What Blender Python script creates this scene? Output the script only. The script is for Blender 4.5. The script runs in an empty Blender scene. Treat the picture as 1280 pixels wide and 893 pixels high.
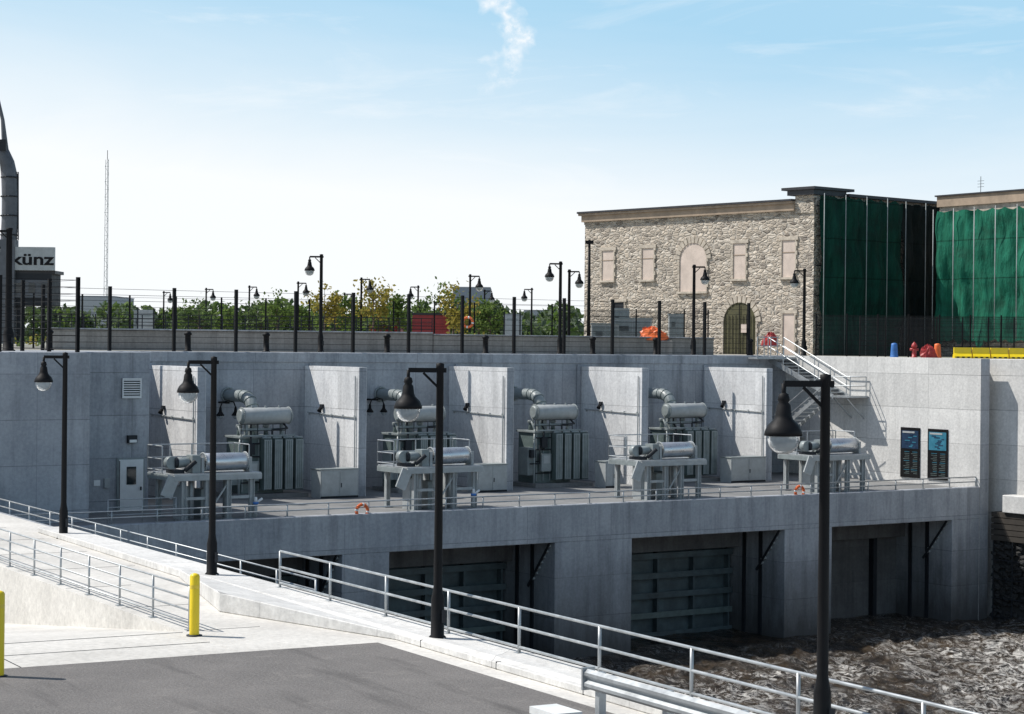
import bpy, math, random
import bmesh
from mathutils import Vector, Matrix
from mathutils import noise as mn
random.seed(7)
scene=bpy.context.scene
# ------------------------------------------------------------------ survey helpers
FP=2560.; RO=math.radians(.6); cr,sr=math.cos(RO),math.sin(RO)
def inv(u,v):
    x=u-640;y=v-446.5
    return (x*cr+y*sr)/FP, -((-x*sr+y*cr)+16.5)/FP
def PT(u,v,d):
    a,b=inv(u,v); return Vector((a*d,d,b*d))
def GZ(u,v,z):
    a,b=inv(u,v); d=z/b; return Vector((a*d,d,z))
A=Vector((-16.43,78.2,0)); E=Vector((.826,.564,0)).normalized(); N=Vector((-E.y,E.x,0))
def frame(o,x):
    x=Vector((x[0],x[1],0)).normalized(); y=Vector((-x.y,x.x,0))
    return Matrix(((x.x,y.x,0,o[0]),(x.y,y.y,0,o[1]),(0,0,1,o[2]),(0,0,0,1)))
MF=frame(A,E)
def st(u,v,t):
    a,b=inv(u,v); Y=(t+A.dot(N))/(a*N.x+N.y); p=Vector((a*Y,Y,b*Y)); return (p-A).dot(E), p.z
def tz(u,v,s):
    a,b=inv(u,v); Y=(s+A.dot(E))/(a*E.x+E.y); p=Vector((a*Y,Y,b*Y)); return (p-A).dot(N), p.z
def S(u,t,v=560): return st(u,v,t)[0]
# ------------------------------------------------------------------ materials
class NT:
    def __init__(s,tree): s.t=tree; s.n=tree.nodes; s.l=tree.links
    def new(s,typ,**kw):
        n=s.n.new(typ)
        for k,v in kw.items(): setattr(n,k,v)
        return n
    def put(s,sock,v):
        if isinstance(v,bpy.types.NodeSocket): s.l.new(v,sock)
        else: sock.default_value=v
    def math(s,op,a,b=0.,c=0.,clamp=False):
        n=s.new('ShaderNodeMath',operation=op); n.use_clamp=clamp
        s.put(n.inputs[0],a); s.put(n.inputs[1],b); s.put(n.inputs[2],c); return n.outputs[0]
    def noise(s,vec,scale,detail=5,rough=.55,dist=0.):
        n=s.new('ShaderNodeTexNoise'); s.put(n.inputs['Vector'],vec); n.inputs['Scale'].default_value=scale
        n.inputs['Detail'].default_value=detail; n.inputs['Roughness'].default_value=rough; n.inputs['Distortion'].default_value=dist
        return n.outputs['Fac']
    def mapr(s,v,a,b,c=0.,d=1.):
        n=s.new('ShaderNodeMapRange'); s.put(n.inputs[0],v)
        for i,x in enumerate((a,b,c,d)): n.inputs[i+1].default_value=x
        return n.outputs[0]
    def mix(s,f,a,b,mode='MIX'):
        n=s.new('ShaderNodeMix',data_type='RGBA',blend_type=mode)
        s.put(n.inputs[0],f)
        for sk,v in ((n.inputs[6],a),(n.inputs[7],b)):
            if isinstance(v,tuple) and len(v)==3: v=v+(1,)
            s.put(sk,v)
        return n.outputs[2]
    def grey(s,v):
        g=s.new('ShaderNodeCombineXYZ')
        for i in range(3): s.l.new(v,g.inputs[i])
        return g.outputs[0]
    def scale(s,vec,sc):
        n=s.new('ShaderNodeMapping'); s.put(n.inputs[0],vec); n.inputs['Scale'].default_value=sc; return n.outputs[0]
def base(name):
    m=bpy.data.materials.new(name); m.use_nodes=True; t=NT(m.node_tree); b=m.node_tree.nodes['Principled BSDF']
    return m,t,b
def bump(t,b,h,strength,dist):
    n=t.new('ShaderNodeBump'); n.inputs['Strength'].default_value=strength; n.inputs['Distance'].default_value=dist
    t.put(n.inputs['Height'],h); t.l.new(n.outputs[0],b.inputs['Normal'])
def mconcrete(name,c1,c2,lines=0,rough=.85,streak=.35,ls=1.8,vs=4.6,wet=False):
    m,t,b=base(name); tc=t.new('ShaderNodeTexCoord').outputs['Object']
    n1=t.mapr(t.noise(tc,.33,5,.65),.32,.68); col=t.mix(n1,c1,c2)
    if streak:
        st_=t.mapr(t.noise(t.scale(tc,(1.5,1.5,.12)),1.,5,.7),.47,.70); col=t.mix(t.math('MULTIPLY',st_,streak),col,tuple(x*.45 for x in c1))
    fnz=t.noise(tc,7,3,.7); fn=t.mapr(fnz,.3,.7,.86,1.12)
    col=t.mix(1.,col,t.grey(fn),'MULTIPLY')
    if lines:
        sp=t.new('ShaderNodeSeparateXYZ'); t.l.new(tc,sp.inputs[0])
        fz=t.math('FRACT',t.math('DIVIDE',t.math('ADD',sp.outputs[2],50.),ls)); lz=t.math('LESS_THAN',fz,.018)
        xy=t.math('ADD',t.math('ADD',sp.outputs[0],sp.outputs[1]),200.)
        fx=t.math('FRACT',t.math('DIVIDE',xy,vs)); lx=t.math('LESS_THAN',fx,.008)
        ln=t.math('MAXIMUM',lz,t.math('MULTIPLY',lx,.7))
        pc=t.new('ShaderNodeCombineXYZ'); t.l.new(t.math('FLOOR',t.math('DIVIDE',xy,vs)),pc.inputs[0]); t.l.new(t.math('FLOOR',t.math('DIVIDE',t.math('ADD',sp.outputs[2],50.),ls)),pc.inputs[1])
        wn=t.new('ShaderNodeTexWhiteNoise'); t.l.new(pc.outputs[0],wn.inputs[0])
        col=t.mix(1.,col,t.grey(t.mapr(wn.outputs[0],0,1,.90,1.06)),'MULTIPLY')
        ln=t.math('MULTIPLY',ln,t.mapr(n1,0,1,.15,.6))
        col=t.mix(ln,col,(.05,.05,.055))
        if wet:
            zz=t.math('ADD',sp.outputs[2],t.math('MULTIPLY',t.math('SUBTRACT',t.noise(t.scale(tc,(1.5,1.5,.3)),1.2,4,.7),.5),3.2))
            col=t.mix(t.mapr(zz,-13.6,-9.4,.88,0),col,(.045,.041,.037))
    t.l.new(col,b.inputs['Base Color']); b.inputs['Roughness'].default_value=rough
    bump(t,b,fnz,.4,.03)
    return m
def mplain(name,c,rough=.5,metal=0.,var=.18,scale=3.,spec=.5):
    m,t,b=base(name); tc=t.new('ShaderNodeTexCoord').outputs['Object']
    n=t.mapr(t.noise(tc,scale,4,.65),.3,.7)
    t.l.new(t.mix(n,tuple(x*(1-var) for x in c),tuple(min(1,x*(1+var)) for x in c)),b.inputs['Base Color'])
    t.l.new(t.mapr(n,0,1,max(.05,rough-.1),min(1,rough+.1)),b.inputs['Roughness'])
    b.inputs['Metallic'].default_value=metal; b.inputs['Specular IOR Level'].default_value=spec
    return m
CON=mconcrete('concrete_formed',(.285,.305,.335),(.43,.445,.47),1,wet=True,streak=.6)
CONF=mconcrete('concrete_fin_sunlit',(.66,.66,.66),(.80,.795,.785),1,streak=.4,vs=2.7)  # base colour raised so the fins look sunlit beside the formed concrete
COND=mconcrete('concrete_deck',(.50,.48,.445),(.68,.655,.61),0,streak=0)
CONP=mconcrete('concrete_platform_floor',(.14,.14,.14),(.25,.25,.245),0,streak=0)
CONW=mconcrete('concrete_opening_shade',(.08,.08,.082),(.16,.16,.16),1,streak=.6)  # base darkened to paint the shade inside the gate openings; streaks are wear
CONB=mconcrete('concrete_bank',(.58,.57,.55),(.72,.705,.675),1,streak=.3)
CONR=mconcrete('concrete_parapet',(.24,.225,.21),(.34,.32,.30),1,streak=.5)
def masphalt():
    m,t,b=base('asphalt'); tc=t.new('ShaderNodeTexCoord').outputs['Object']
    a=t.mapr(t.noise(tc,.4,6,.7),.32,.68); c=t.mix(a,(.095,.087,.083),(.155,.143,.135))
    f=t.mapr(t.noise(tc,22,3,.8),.38,.68); c=t.mix(t.math('MULTIPLY',f,.6),c,(.26,.245,.23))
    s2=t.mapr(t.noise(t.scale(tc,(.2,1.5,1)),.8,5,.65),.53,.68); c=t.mix(t.math('MULTIPLY',s2,.6),c,(.055,.05,.048))
    s3=t.mapr(t.noise(tc,1.6,5,.7,1.),.58,.70); c=t.mix(t.math('MULTIPLY',s3,.5),c,(.25,.23,.21))
    t.l.new(c,b.inputs['Base Color']); b.inputs['Roughness'].default_value=.9; bump(t,b,f,.6,.012)
    return m
ASPH=masphalt()
BLACK=mplain('black_paint',(.006,.006,.007),.6,0,.2,spec=.2)
DARK=mplain('dark_steel',(.022,.025,.03),.6,.1,spec=.3)
GALV=mplain('galvanised_steel',(.40,.42,.43),.45,.5,.18)
ALU=mplain('brushed_aluminium',(.62,.63,.64),.32,.8,.1)
GREYP=mplain('grey_machine_paint',(.24,.27,.27),.45,0,.18)
RADI=mplain('radiator_paint',(.115,.15,.145),.45,0,.2)
LGREY=mplain('light_grey_paint',(.36,.38,.38),.5,0,.14)
GATE=mplain('gate_steel',(.075,.10,.108),.6,.1,.35,1.5)
WHITE=mplain('white_paint',(.74,.75,.74),.5,0,.08)
YEL=mplain('yellow_paint',(.82,.60,.01),.4,0,.06)
ORNG=mplain('orange_plastic',(.8,.16,.04),.5,0,.1)
RED=mplain('red_paint',(.36,.03,.03),.45,0,.15)
BLUE=mplain('blue_print',(.008,.03,.07),.5)
CYAN=mplain('poster_cyan',(.03,.17,.25),.5)
BLUEP=mplain('blue_plastic',(.04,.16,.45),.5)
BOARD=mplain('weathered_plywood',(.60,.50,.43),.8,0,.14,1.2)
CORN=mplain('cornice_timber',(.34,.26,.19),.8,0,.25,1.)
ROOF=mplain('roof_flashing',(.04,.04,.045),.5,.3)
RUST=mplain('aged_door',(.08,.075,.035),.8,.1,.4)
TIMB=mplain('dark_timber',(.05,.042,.034),.9,0,.4,1.5)
GLASSD=mplain('dark_glass',(.02,.03,.035),.08,0,.1)
def mglass():
    m,t,b=base('lamp_globe_acrylic'); b.inputs['Base Color'].default_value=(.55,.60,.63,1); b.inputs['Roughness'].default_value=.15
    b.inputs['Transmission Weight'].default_value=.6; b.inputs['IOR'].default_value=1.2; return m
GLOBE=mglass()
def mstone():
    m,t,b=base('rubble_stone'); tc=t.new('ShaderNodeTexCoord').outputs['Object']
    nn=t.new('ShaderNodeTexNoise'); t.l.new(tc,nn.inputs[0]); nn.inputs['Scale'].default_value=1.3
    wv=t.mix(.14,tc,nn.outputs['Color'],'ADD')
    vec=t.scale(wv,(1.7,1.7,4.2))
    v=t.new('ShaderNodeTexVoronoi'); t.l.new(vec,v.inputs[0]); v.inputs['Scale'].default_value=1.25
    v2=t.new('ShaderNodeTexVoronoi',feature='DISTANCE_TO_EDGE'); t.l.new(vec,v2.inputs[0]); v2.inputs['Scale'].default_value=1.25
    sp=t.new('ShaderNodeSeparateColor'); t.l.new(v.outputs['Color'],sp.inputs[0])
    r=t.new('ShaderNodeValToRGB'); t.l.new(sp.outputs[0],r.inputs[0]); e=r.color_ramp.elements
    e[0].position=0; e[0].color=(.11,.09,.075,1); e[1].position=1; e[1].color=(.68,.61,.52,1)
    for p,c in ((.15,(.24,.205,.17,1)),(.4,(.42,.36,.29,1)),(.75,(.55,.465,.37,1))):
        q=e.new(p); q.color=c
    c=t.mix(t.mapr(t.noise(tc,.45,5,.6),.35,.65,0,.5),r.outputs[0],(.50,.44,.365))
    mo=t.mapr(v2.outputs[0],.02,.10,1,0); c=t.mix(t.math('MULTIPLY',mo,.8),c,(.58,.53,.46))
    t.l.new(c,b.inputs['Base Color']); b.inputs['Roughness'].default_value=.9
    bump(t,b,t.math('ADD',t.mapr(v2.outputs[0],0,.2),t.math('MULTIPLY',t.noise(tc,7,4),.6)),.8,.13)
    return m
STONE=mstone()
CUT=mplain('cut_limestone',(.48,.42,.345),.85,0,.35,2.5)
def mnet(name,c1,c2):
    m,t,b=base(name); tc=t.new('ShaderNodeTexCoord').outputs['Object']
    f=t.mapr(t.noise(t.scale(tc,(2.,2.,.35)),1.2,5,.65),.3,.7); c=t.mix(f,c1,c2)
    g=t.mapr(t.noise(t.scale(tc,(.6,.6,1.)),.8,4,.6),.48,.66); c=t.mix(t.math('MULTIPLY',g,.5),c,tuple(x*.4+.01 for x in c1))
    sp=t.new('ShaderNodeSeparateXYZ'); t.l.new(tc,sp.inputs[0]); lap=t.math('LESS_THAN',t.math('FRACT',t.math('DIVIDE',sp.outputs[2],2.6)),.03)
    c=t.mix(t.math('MULTIPLY',lap,.6),c,tuple(x*.3 for x in c1))
    t.l.new(c,b.inputs['Base Color']); b.inputs['Roughness'].default_value=.85; b.inputs['Specular IOR Level'].default_value=.15
    bump(t,b,f,.7,.15); return m
NETD=mnet('debris_net_dark',(.003,.026,.019),(.009,.065,.045))
NETK=mnet('debris_net_black',(.004,.009,.009),(.009,.017,.017))
NETG=mnet('debris_net_green',(.008,.085,.052),(.02,.18,.112))
def mmesh():
    m,t,b=base('welded_wire_mesh'); b.inputs['Base Color'].default_value=(.012,.012,.014,1); b.inputs['Roughness'].default_value=.5
    tc=t.new('ShaderNodeTexCoord').outputs['UV']; sp=t.new('ShaderNodeSeparateXYZ'); t.l.new(tc,sp.inputs[0])
    a=t.math('LESS_THAN',t.math('FRACT',t.math('MULTIPLY',sp.outputs[0],13.)),.14)
    c=t.math('LESS_THAN',t.math('FRACT',t.math('MULTIPLY',sp.outputs[1],13.)),.12)
    f=t.math('MAXIMUM',a,c)
    tr=t.new('ShaderNodeBsdfTransparent'); mx=t.new('ShaderNodeMixShader')
    t.l.new(f,mx.inputs[0]); t.l.new(tr.outputs[0],mx.inputs[1]); t.l.new(b.outputs[0],mx.inputs[2])
    t.l.new(mx.outputs[0],t.n['Material Output'].inputs[0]); return m
WIRE=mmesh()
def mleaf(name,a,bc):
    m,t,b=base(name); g=t.new('ShaderNodeNewGeometry'); c=t.mix(g.outputs['Random Per Island'],a,bc)
    t.l.new(c,b.inputs['Base Color']); b.inputs['Roughness'].default_value=.7; b.inputs['Specular IOR Level'].default_value=.2
    tl=t.new('ShaderNodeBsdfTranslucent'); t.l.new(c,tl.inputs[0])
    mx=t.new('ShaderNodeMixShader'); mx.inputs[0].default_value=.45
    t.l.new(b.outputs[0],mx.inputs[1]); t.l.new(tl.outputs[0],mx.inputs[2]); t.l.new(mx.outputs[0],t.n['Material Output'].inputs[0]); return m
LEAF=[mleaf('leaf_green',(.08,.14,.03),(.17,.24,.06)),mleaf('leaf_yellow',(.25,.23,.04),(.38,.30,.07)),mleaf('leaf_mid',(.055,.095,.035),(.12,.17,.06)),mleaf('leaf_far_hazy',(.12,.16,.11),(.19,.235,.15))]  # last entry has distance haze mixed into a paler green
BARK=mplain('bark',(.10,.075,.055),.9,0,.3)
ROCKM=mconcrete('rock',(.016,.016,.016),(.05,.047,.044),0,streak=.5)
# ------------------------------------------------------------------ mesh builder
class MB:
    def __init__(s): s.v=[];s.f=[];s.m=[];s.sm=[];s.ml=[];s.uv={}
    def mi(s,m):
        if m not in s.ml: s.ml.append(m)
        return s.ml.index(m)
    def face(s,idx,m,smooth=False): s.f.append(idx); s.m.append(s.mi(m)); s.sm.append(smooth)
    def poly(s,pts,m,uv=None):
        b=len(s.v); s.v+= [tuple(p) for p in pts]
        if uv: s.uv[len(s.f)]=uv
        s.face(list(range(b,b+len(pts))),m)
    def box(s,x0,x1,y0,y1,z0,z1,m):
        if x0>x1:x0,x1=x1,x0
        if y0>y1:y0,y1=y1,y0
        if z0>z1:z0,z1=z1,z0
        b=len(s.v); s.v+=[(x0,y0,z0),(x1,y0,z0),(x1,y1,z0),(x0,y1,z0),(x0,y0,z1),(x1,y0,z1),(x1,y1,z1),(x0,y1,z1)]
        for q in ((0,3,2,1),(4,5,6,7),(0,1,5,4),(1,2,6,5),(2,3,7,6),(3,0,4,7)): s.face([b+i for i in q],m)
    def prism(s,pts,z0,z1,m):
        b=len(s.v);n=len(pts); zz=z0 if isinstance(z0,(list,tuple)) else [z0]*n
        s.v+=[(p[0],p[1],zz[i]) for i,p in enumerate(pts)]+[(p[0],p[1],z1 if not isinstance(z1,(list,tuple)) else z1[i]) for i,p in enumerate(pts)]
        s.face([b+n-1-i for i in range(n)],m); s.face([b+n+i for i in range(n)],m)
        for i in range(n): j=(i+1)%n; s.face([b+i,b+j,b+n+j,b+n+i],m)
    def bar(s,p0,p1,w,h,m,up=Vector((0,0,1))):
        p0=Vector(p0);p1=Vector(p1);d=(p1-p0).normalized(); x=d.cross(up)
        if x.length<1e-4: x=Vector((1,0,0))
        x=x.normalized()*w/2; y=x.cross(d).normalized()*h/2; b=len(s.v)
        for p in (p0,p1):
            for a,c in ((-1,-1),(1,-1),(1,1),(-1,1)): s.v.append(tuple(p+x*a+y*c))
        for q in ((0,1,2,3),(7,6,5,4),(0,4,5,1),(1,5,6,2),(2,6,7,3),(3,7,4,0)): s.face([b+i for i in q],m)
    def cyl(s,p0,p1,r,m,seg=10,r2=None,caps=True):
        p0=Vector(p0);p1=Vector(p1);d=(p1-p0).normalized(); up=Vector((0,0,1)) if abs(d.z)<.9 else Vector((1,0,0))
        x=d.cross(up).normalized(); y=d.cross(x).normalized(); r2=r if r2 is None else r2; b=len(s.v)
        for p,rr in ((p0,r),(p1,r2)):
            for i in range(seg): a=2*math.pi*i/seg; s.v.append(tuple(p+x*math.cos(a)*rr+y*math.sin(a)*rr))
        for i in range(seg): j=(i+1)%seg; s.face([b+i,b+seg+i,b+seg+j,b+j],m,seg>6)
        if caps: s.face([b+i for i in range(seg)],m); s.face([b+2*seg-1-i for i in range(seg)],m)
    def tube(s,pts,r,m,seg=8):
        for a,b in zip(pts[:-1],pts[1:]): s.cyl(a,b,r,m,seg)
    def sweep(s,pts,r,m,seg=16):
        P=[Vector(p) for p in pts]; b=len(s.v); n=len(P); rs=r if isinstance(r,(list,tuple)) else [r]*n
        for k,p in enumerate(P):
            d=(P[min(k+1,n-1)]-P[max(k-1,0)]).normalized(); x=Vector((1,0,0)); x=(x-d*x.dot(d))
            if x.length<.05: x=Vector((0,1,0))
            x=x.normalized(); y=d.cross(x)
            for i in range(seg): a=2*math.pi*i/seg; s.v.append(tuple(p+x*math.cos(a)*rs[k]+y*math.sin(a)*rs[k]))
        for k in range(n-1):
            for i in range(seg): j=(i+1)%seg; s.face([b+k*seg+i,b+k*seg+j,b+(k+1)*seg+j,b+(k+1)*seg+i],m,True)
    def lathe(s,c,prof,m,seg=16):
        b=len(s.v); n=len(prof)
        for r,z in prof:
            for i in range(seg): a=2*math.pi*i/seg; s.v.append((c[0]+r*math.cos(a),c[1]+r*math.sin(a),c[2]+z))
        for k in range(n-1):
            for i in range(seg): j=(i+1)%seg; s.face([b+k*seg+i,b+k*seg+j,b+(k+1)*seg+j,b+(k+1)*seg+i],m,True)
    def torus(s,c,R,r,m,axis,seg=20,alt=None):
        ax=Vector(axis).normalized(); x=ax.cross(Vector((0,0,1))).normalized(); y=ax.cross(x)
        P=[Vector(c)+x*R*math.cos(2*math.pi*i/seg)+y*R*math.sin(2*math.pi*i/seg) for i in range(seg)]
        for i in range(seg): s.cyl(P[i],P[(i+1)%seg],r,alt if (alt and i%5==0) else m,8)
    def build(s,name,M=None,parent=None,bevel=0):
        me=bpy.data.meshes.new(name); me.from_pydata(s.v,[],s.f)
        for m in s.ml: me.materials.append(m)
        me.polygons.foreach_set('material_index',s.m); me.polygons.foreach_set('use_smooth',s.sm)
        if s.uv:
            ul=me.uv_layers.new(name='UVMap')
            for fi,uvs in s.uv.items():
                for k,li in enumerate(me.polygons[fi].loop_indices): ul.data[li].uv=uvs[k]
        me.update(); o=bpy.data.objects.new(name,me); scene.collection.objects.link(o)
        if parent: o.parent=parent
        if M is not None: o.matrix_local=M
        if bevel:
            bv=o.modifiers.new('bevel','BEVEL'); bv.width=bevel; bv.segments=1; bv.limit_method='ANGLE'
        return o
def text(body,size,mat,M,parent,name='lettering',ext=.01):
    c=bpy.data.curves.new(name,'FONT'); c.body=body; c.size=size; c.extrude=ext; c.offset=.035; c.materials.append(mat)
    o=bpy.data.objects.new(name,c); scene.collection.objects.link(o); o.parent=parent; o.matrix_local=M; return o
# ================================================================== hydro station
ZT=-.52; ZF=-7.25; ZW=-14.; SE=st(1225,600,0)[0]
sL=S(113,3.,500); sD=S(187,6.6,500); TB=15.
b=MB()
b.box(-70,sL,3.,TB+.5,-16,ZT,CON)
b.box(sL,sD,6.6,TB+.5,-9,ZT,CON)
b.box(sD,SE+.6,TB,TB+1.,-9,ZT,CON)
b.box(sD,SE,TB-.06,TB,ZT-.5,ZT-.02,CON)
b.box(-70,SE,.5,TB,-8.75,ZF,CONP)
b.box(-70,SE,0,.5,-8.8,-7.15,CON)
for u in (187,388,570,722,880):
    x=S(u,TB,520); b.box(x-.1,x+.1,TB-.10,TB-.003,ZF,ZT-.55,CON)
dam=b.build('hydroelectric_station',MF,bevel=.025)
fr=[257,458,642,810,965]; finS=[S(u,9.7,540) for u in fr]
for i,x in enumerate(finS):
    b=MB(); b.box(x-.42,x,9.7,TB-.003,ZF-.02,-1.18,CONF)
    b.poly([(x-.40,9.694,ZF),(x-.02,9.694,ZF),(x-.02,9.694,-1.2),(x-.40,9.694,-1.2)],CON)  # fin front overlaid in the darker concrete, its shade painted in
    b.tube([(x-.47,9.9,-3.55),(x-.47,TB-.4,-3.45)],.028,LGREY,6)
    for k in range(5): b.box(x-.50,x-.42,10+k*1.1,10.05+k*1.1,-3.57,-3.45,LGREY)
    b.box(x-.55,x-.42,13.05,13.25,-3.2,-3.02,DARK); b.cyl((x-.55,13.15,-3.2),(x-.66,13.1,-3.36),.08,BLACK,10,.11)
    b.cyl((x-.48,9.95,ZF),(x-.48,9.95,-1.6),.03,LGREY,6)
    b.build('dividing_fin_wall',None,dam)
b=MB(); b.box(SE,SE+.65,0.003,TB+.9,-16,ZT-.003,CONB)
b.poly([(SE+.003,-.002,-16),(SE+.65,-.002,-16),(SE+.65,-.002,ZT-.01),(SE+.003,-.002,ZT-.01)],CON)  # shaded front painted as a darker sheet over the pale end wall
b.build('end_wall',None,dam)
T0=0.004
piers=[(-70,S(270,0,700)),(S(428,0,700),S(487,0,700)),(S(694,0,700),S(790,0,700)),(S(981,0,700),S(1040,0,700)),(S(1190,0,700),SE-.003)]
b=MB()
for x0,x1 in piers:
    b.box(x0,x1,T0,7,-16,-8.8,CON)
for k in range(4):
    x0=piers[k][1]; x1=piers[k+1][0]
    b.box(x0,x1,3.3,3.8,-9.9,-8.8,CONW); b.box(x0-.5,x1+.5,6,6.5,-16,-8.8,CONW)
b.build('piers',None,dam,.02)
b=MB()
for k in range(4):
    x0=piers[k][1]; x1=piers[k+1][0]
    for tt in (1.6,2.8): b.box(x1-.07,x1-.003,tt,tt+.22,-16,-8.81,DARK)
    for j in range(7): b.bar((x1-.06,.3+.2*j,-8.95-.26*j),(x1-.06,.6+.2*j,-9.08-.26*j),.1,.10,LGREY)
    b.bar((x1-.14,.25,-8.85),(x1-.14,1.9,-10.9),.06,.1,DARK)
    if k<3:
        b.box(x0,x1-.08,4.15,4.3,-16,-9.9,GATE)
        z=-10.1
        while z>-15:
            b.box(x0,x1-.08,3.75,4.15,z-.09,z,GREYP); b.box(x0,x1-.08,3.72,3.75,z-.2,z+.08,GATE if int(z*7)%3 else RADI); z-=.95
        n=4
        for j in range(n+1):
            xx=x0+.1+(x1-x0-.35)*j/n; b.box(xx-.05,xx+.05,3.8,4.149,-16,-10.0,GATE)
    else:
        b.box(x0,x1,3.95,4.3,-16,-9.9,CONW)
        b.box(x1-2.0,x1-1.75,3.6,3.94,-16,-8.9,DARK)
b.build('sluice_gates',None,dam)
b=MB(); s0,_=st(148,600,6.6); s1,_=st(178,600,6.6); zt=-5.05
b.box(s0-.08,s1+.08,6.54,6.597,ZF,zt+.08,GREYP); b.box(s0,s1,6.50,6.54,ZF+.02,zt,WHITE)
b.box(s0+.33,s1-.33,6.485,6.50,-6.1,-5.35,GLASSD); b.box(s1-.14,s1-.1,6.42,6.50,-6.35,-6.2,DARK); b.box(s0,s0+.03,6.49,6.50,ZF+.1,zt-.05,DARK)
b.build('door',None,dam)
b=MB(); s0,z0=st(152,498,6.6); s1,z1=st(176,473,6.6); b.box(s0,s1,6.56,6.597,z0,z1,DARK)
for k_ in (s0,s1-.05): b.box(k_,k_+.05,6.49,6.56,z0,z1,WHITE)
b.box(s0,s1,6.488,6.56,z1-.05,z1,WHITE); b.box(s0,s1,6.488,6.56,z0,z0+.05,WHITE)
for j in range(8):
    z=z0+.08+(z1-z0-.16)*j/7; b.bar((s0+.05,6.52,z),(s1-.05,6.52,z),.06,.045,WHITE)
b.build('louvre_vent',None,dam)
b=MB(); s0,z0=st(164,549,6.6); b.box(s0-.2,s0+.2,6.4,6.597,z0-.16,z0+.16,DARK); b.box(s0-.16,s0+.16,6.36,6.4,z0-.14,z0-.02,WHITE)
s0,z0=st(133,604,6.6); b.box(s0-.12,s0+.12,6.5,6.597,z0-.2,z0+.2,LGREY)
s0,z0=st(121,604,6.6); b.box(s0-.14,s0+.14,6.56,6.597,z0-.12,z0+.12,WHITE)
b.cyl((s0-.5,6.57,ZF),(s0-.5,6.57,-5.2),.025,LGREY,6)
b.build('wall_lights',None,dam)
for (ua,ub,va,vb) in ((1127,1150,534,598),(1161,1185,536,601)):
    t0,z1=tz(ua,va,SE); t1,z0=tz(ub,vb,SE)
    p=MB(); p.box(SE-.06,SE-.004,t1,t0,z0,z1,BLACK); tm,tn=min(t0,t1),max(t0,t1); H=z1-z0; W=tn-tm
    p.box(SE-.07,SE-.06,tm+.06*W,tn-.06*W,z1-.42*H,z1-.06*H,BLUE if ua<1150 else CYAN)
    rp=random.Random(int(ua))
    for j in range(9):
        x=rp.uniform(.08,.6); w_=rp.uniform(.1,.3); p.box(SE-.08,SE-.07,tm+x*W,tm+(x+w_)*W,z1-(.13+.03*j)*H,z1-(.15+.03*j)*H,CYAN if ua<1150 and j%3 else BLUE)
    p.box(SE-.085,SE-.07,tm+.25*W,tn-.12*W,z1-.11*H,z1-.075*H,LGREY)
    for c in range(2):
        for j in range(13):
            zz=z1-.48*H-j*.036*H; x=.1+c*.42; p.box(SE-.07,SE-.06,tm+x*W,tm+(x+rp.uniform(.18,.34))*W,zz-.009*H,zz,RADI if j%5 else CYAN)
    p.build('information_poster',MF)
b=MB(); sa,sb=SE-1.35,SE-.15; tA,tB=TB+.0,9.8; n=13
for i in range(n):
    f=i/(n-1); tt=tA+(tB-tA)*f; z=ZT-.05-2.1*f; b.box(sa,sb,tt-.25,tt+.2,z-.04,z,GALV)
for x in (sa,sb): b.bar((x,tA+.2,ZT-.1),(x,tB-.2,ZT-2.25),.06,.28,GALV)
b.box(sa-.1,SE-.02,8.2,9.7,ZT-2.25,ZT-2.15,GALV); b.box(sa-1.6,SE-.02,TB-.9,TB-.12,ZT-.2,ZT-.08,GALV)
for x in (sa,sb):
    for h in (.55,1.05): b.tube([(x,TB,ZT+h),(x,tB,ZT-2.15+h),(x,8.25,ZT-2.15+h)],.03,GALV,6)
    for f in (0,.25,.5,.75,1): b.cyl((x,tA+(tB-tA)*f,ZT-2.15*f),(x,tA+(tB-tA)*f,ZT-2.15*f+1.05),.03,GALV,6)
    b.cyl((x,8.25,ZT-2.2),(x,8.25,ZT-1.1),.03,GALV,6)
for h in (.55,1.05):
    b.tube([(sa,8.25,ZT-2.15+h),(sb,8.25,ZT-2.15+h)],.03,GALV,6); b.tube([(sa-1.6,TB-.9,ZT+h),(sa,TB-.9,ZT+h)],.03,GALV,6)
for j in range(4): b.cyl((sa-1.6+.5*j,TB-.9,ZT-.1),(sa-1.6+.5*j,TB-.9,ZT+1.05),.03,GALV,6)
for tt in (8.5,9.5,11.5): b.bar((SE-.05,tt,ZT-3.4),(sa,tt,ZT-2.3 if tt<10 else ZT-1.65),.07,.07,GALV)
for i in range(11):
    f=i/10; b.box(sa-1.2,sa-.1,9.6+3.6*f,9.95+3.6*f,ZT-2.25-2.3*f,ZT-2.2-2.3*f,GALV)
for x in (sa-1.2,sa-.1):
    b.bar((x,9.5,ZT-2.2),(x,13.3,ZT-4.6),.05,.22,GALV)
    b.tube([(x,9.5,ZT-1.15),(x,13.3,ZT-3.5)],.028,GALV,6)
b.box(sa-1.3,SE-.02,13.3,TB-.12,ZT-4.65,ZT-4.58,GALV)
for x in (sa-1.2,sa-.1): b.cyl((x,13.4,ZF),(x,13.4,ZT-4.6),.06,GALV,6)
b.build('steel_staircase',MF)
def railing(name,M,pts,h,rails,step,mat=GALV,r=.028,base=True):
    b=MB()
    for p,q in zip(pts[:-1],pts[1:]):
        p=Vector(p);q=Vector(q);L=(q-p).length;n=max(1,round(L/step))
        for i in range(n+1):
            x=p+(q-p)*i/n; b.cyl(x,x+Vector((0,0,h)),r*1.15,mat,8)
            if base: b.box(x.x-.08,x.x+.08,x.y-.08,x.y+.08,x.z,x.z+.02,mat)
        for k in rails: b.cyl(p+Vector((0,0,k)),q+Vector((0,0,k)),r,mat,8)
    return b.build(name,M)
railing('platform_railing',MF,[(-12,.25,-7.148),(SE-.05,.25,-7.148)],.5,(.25,.5),1.9,r=.03)
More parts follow.
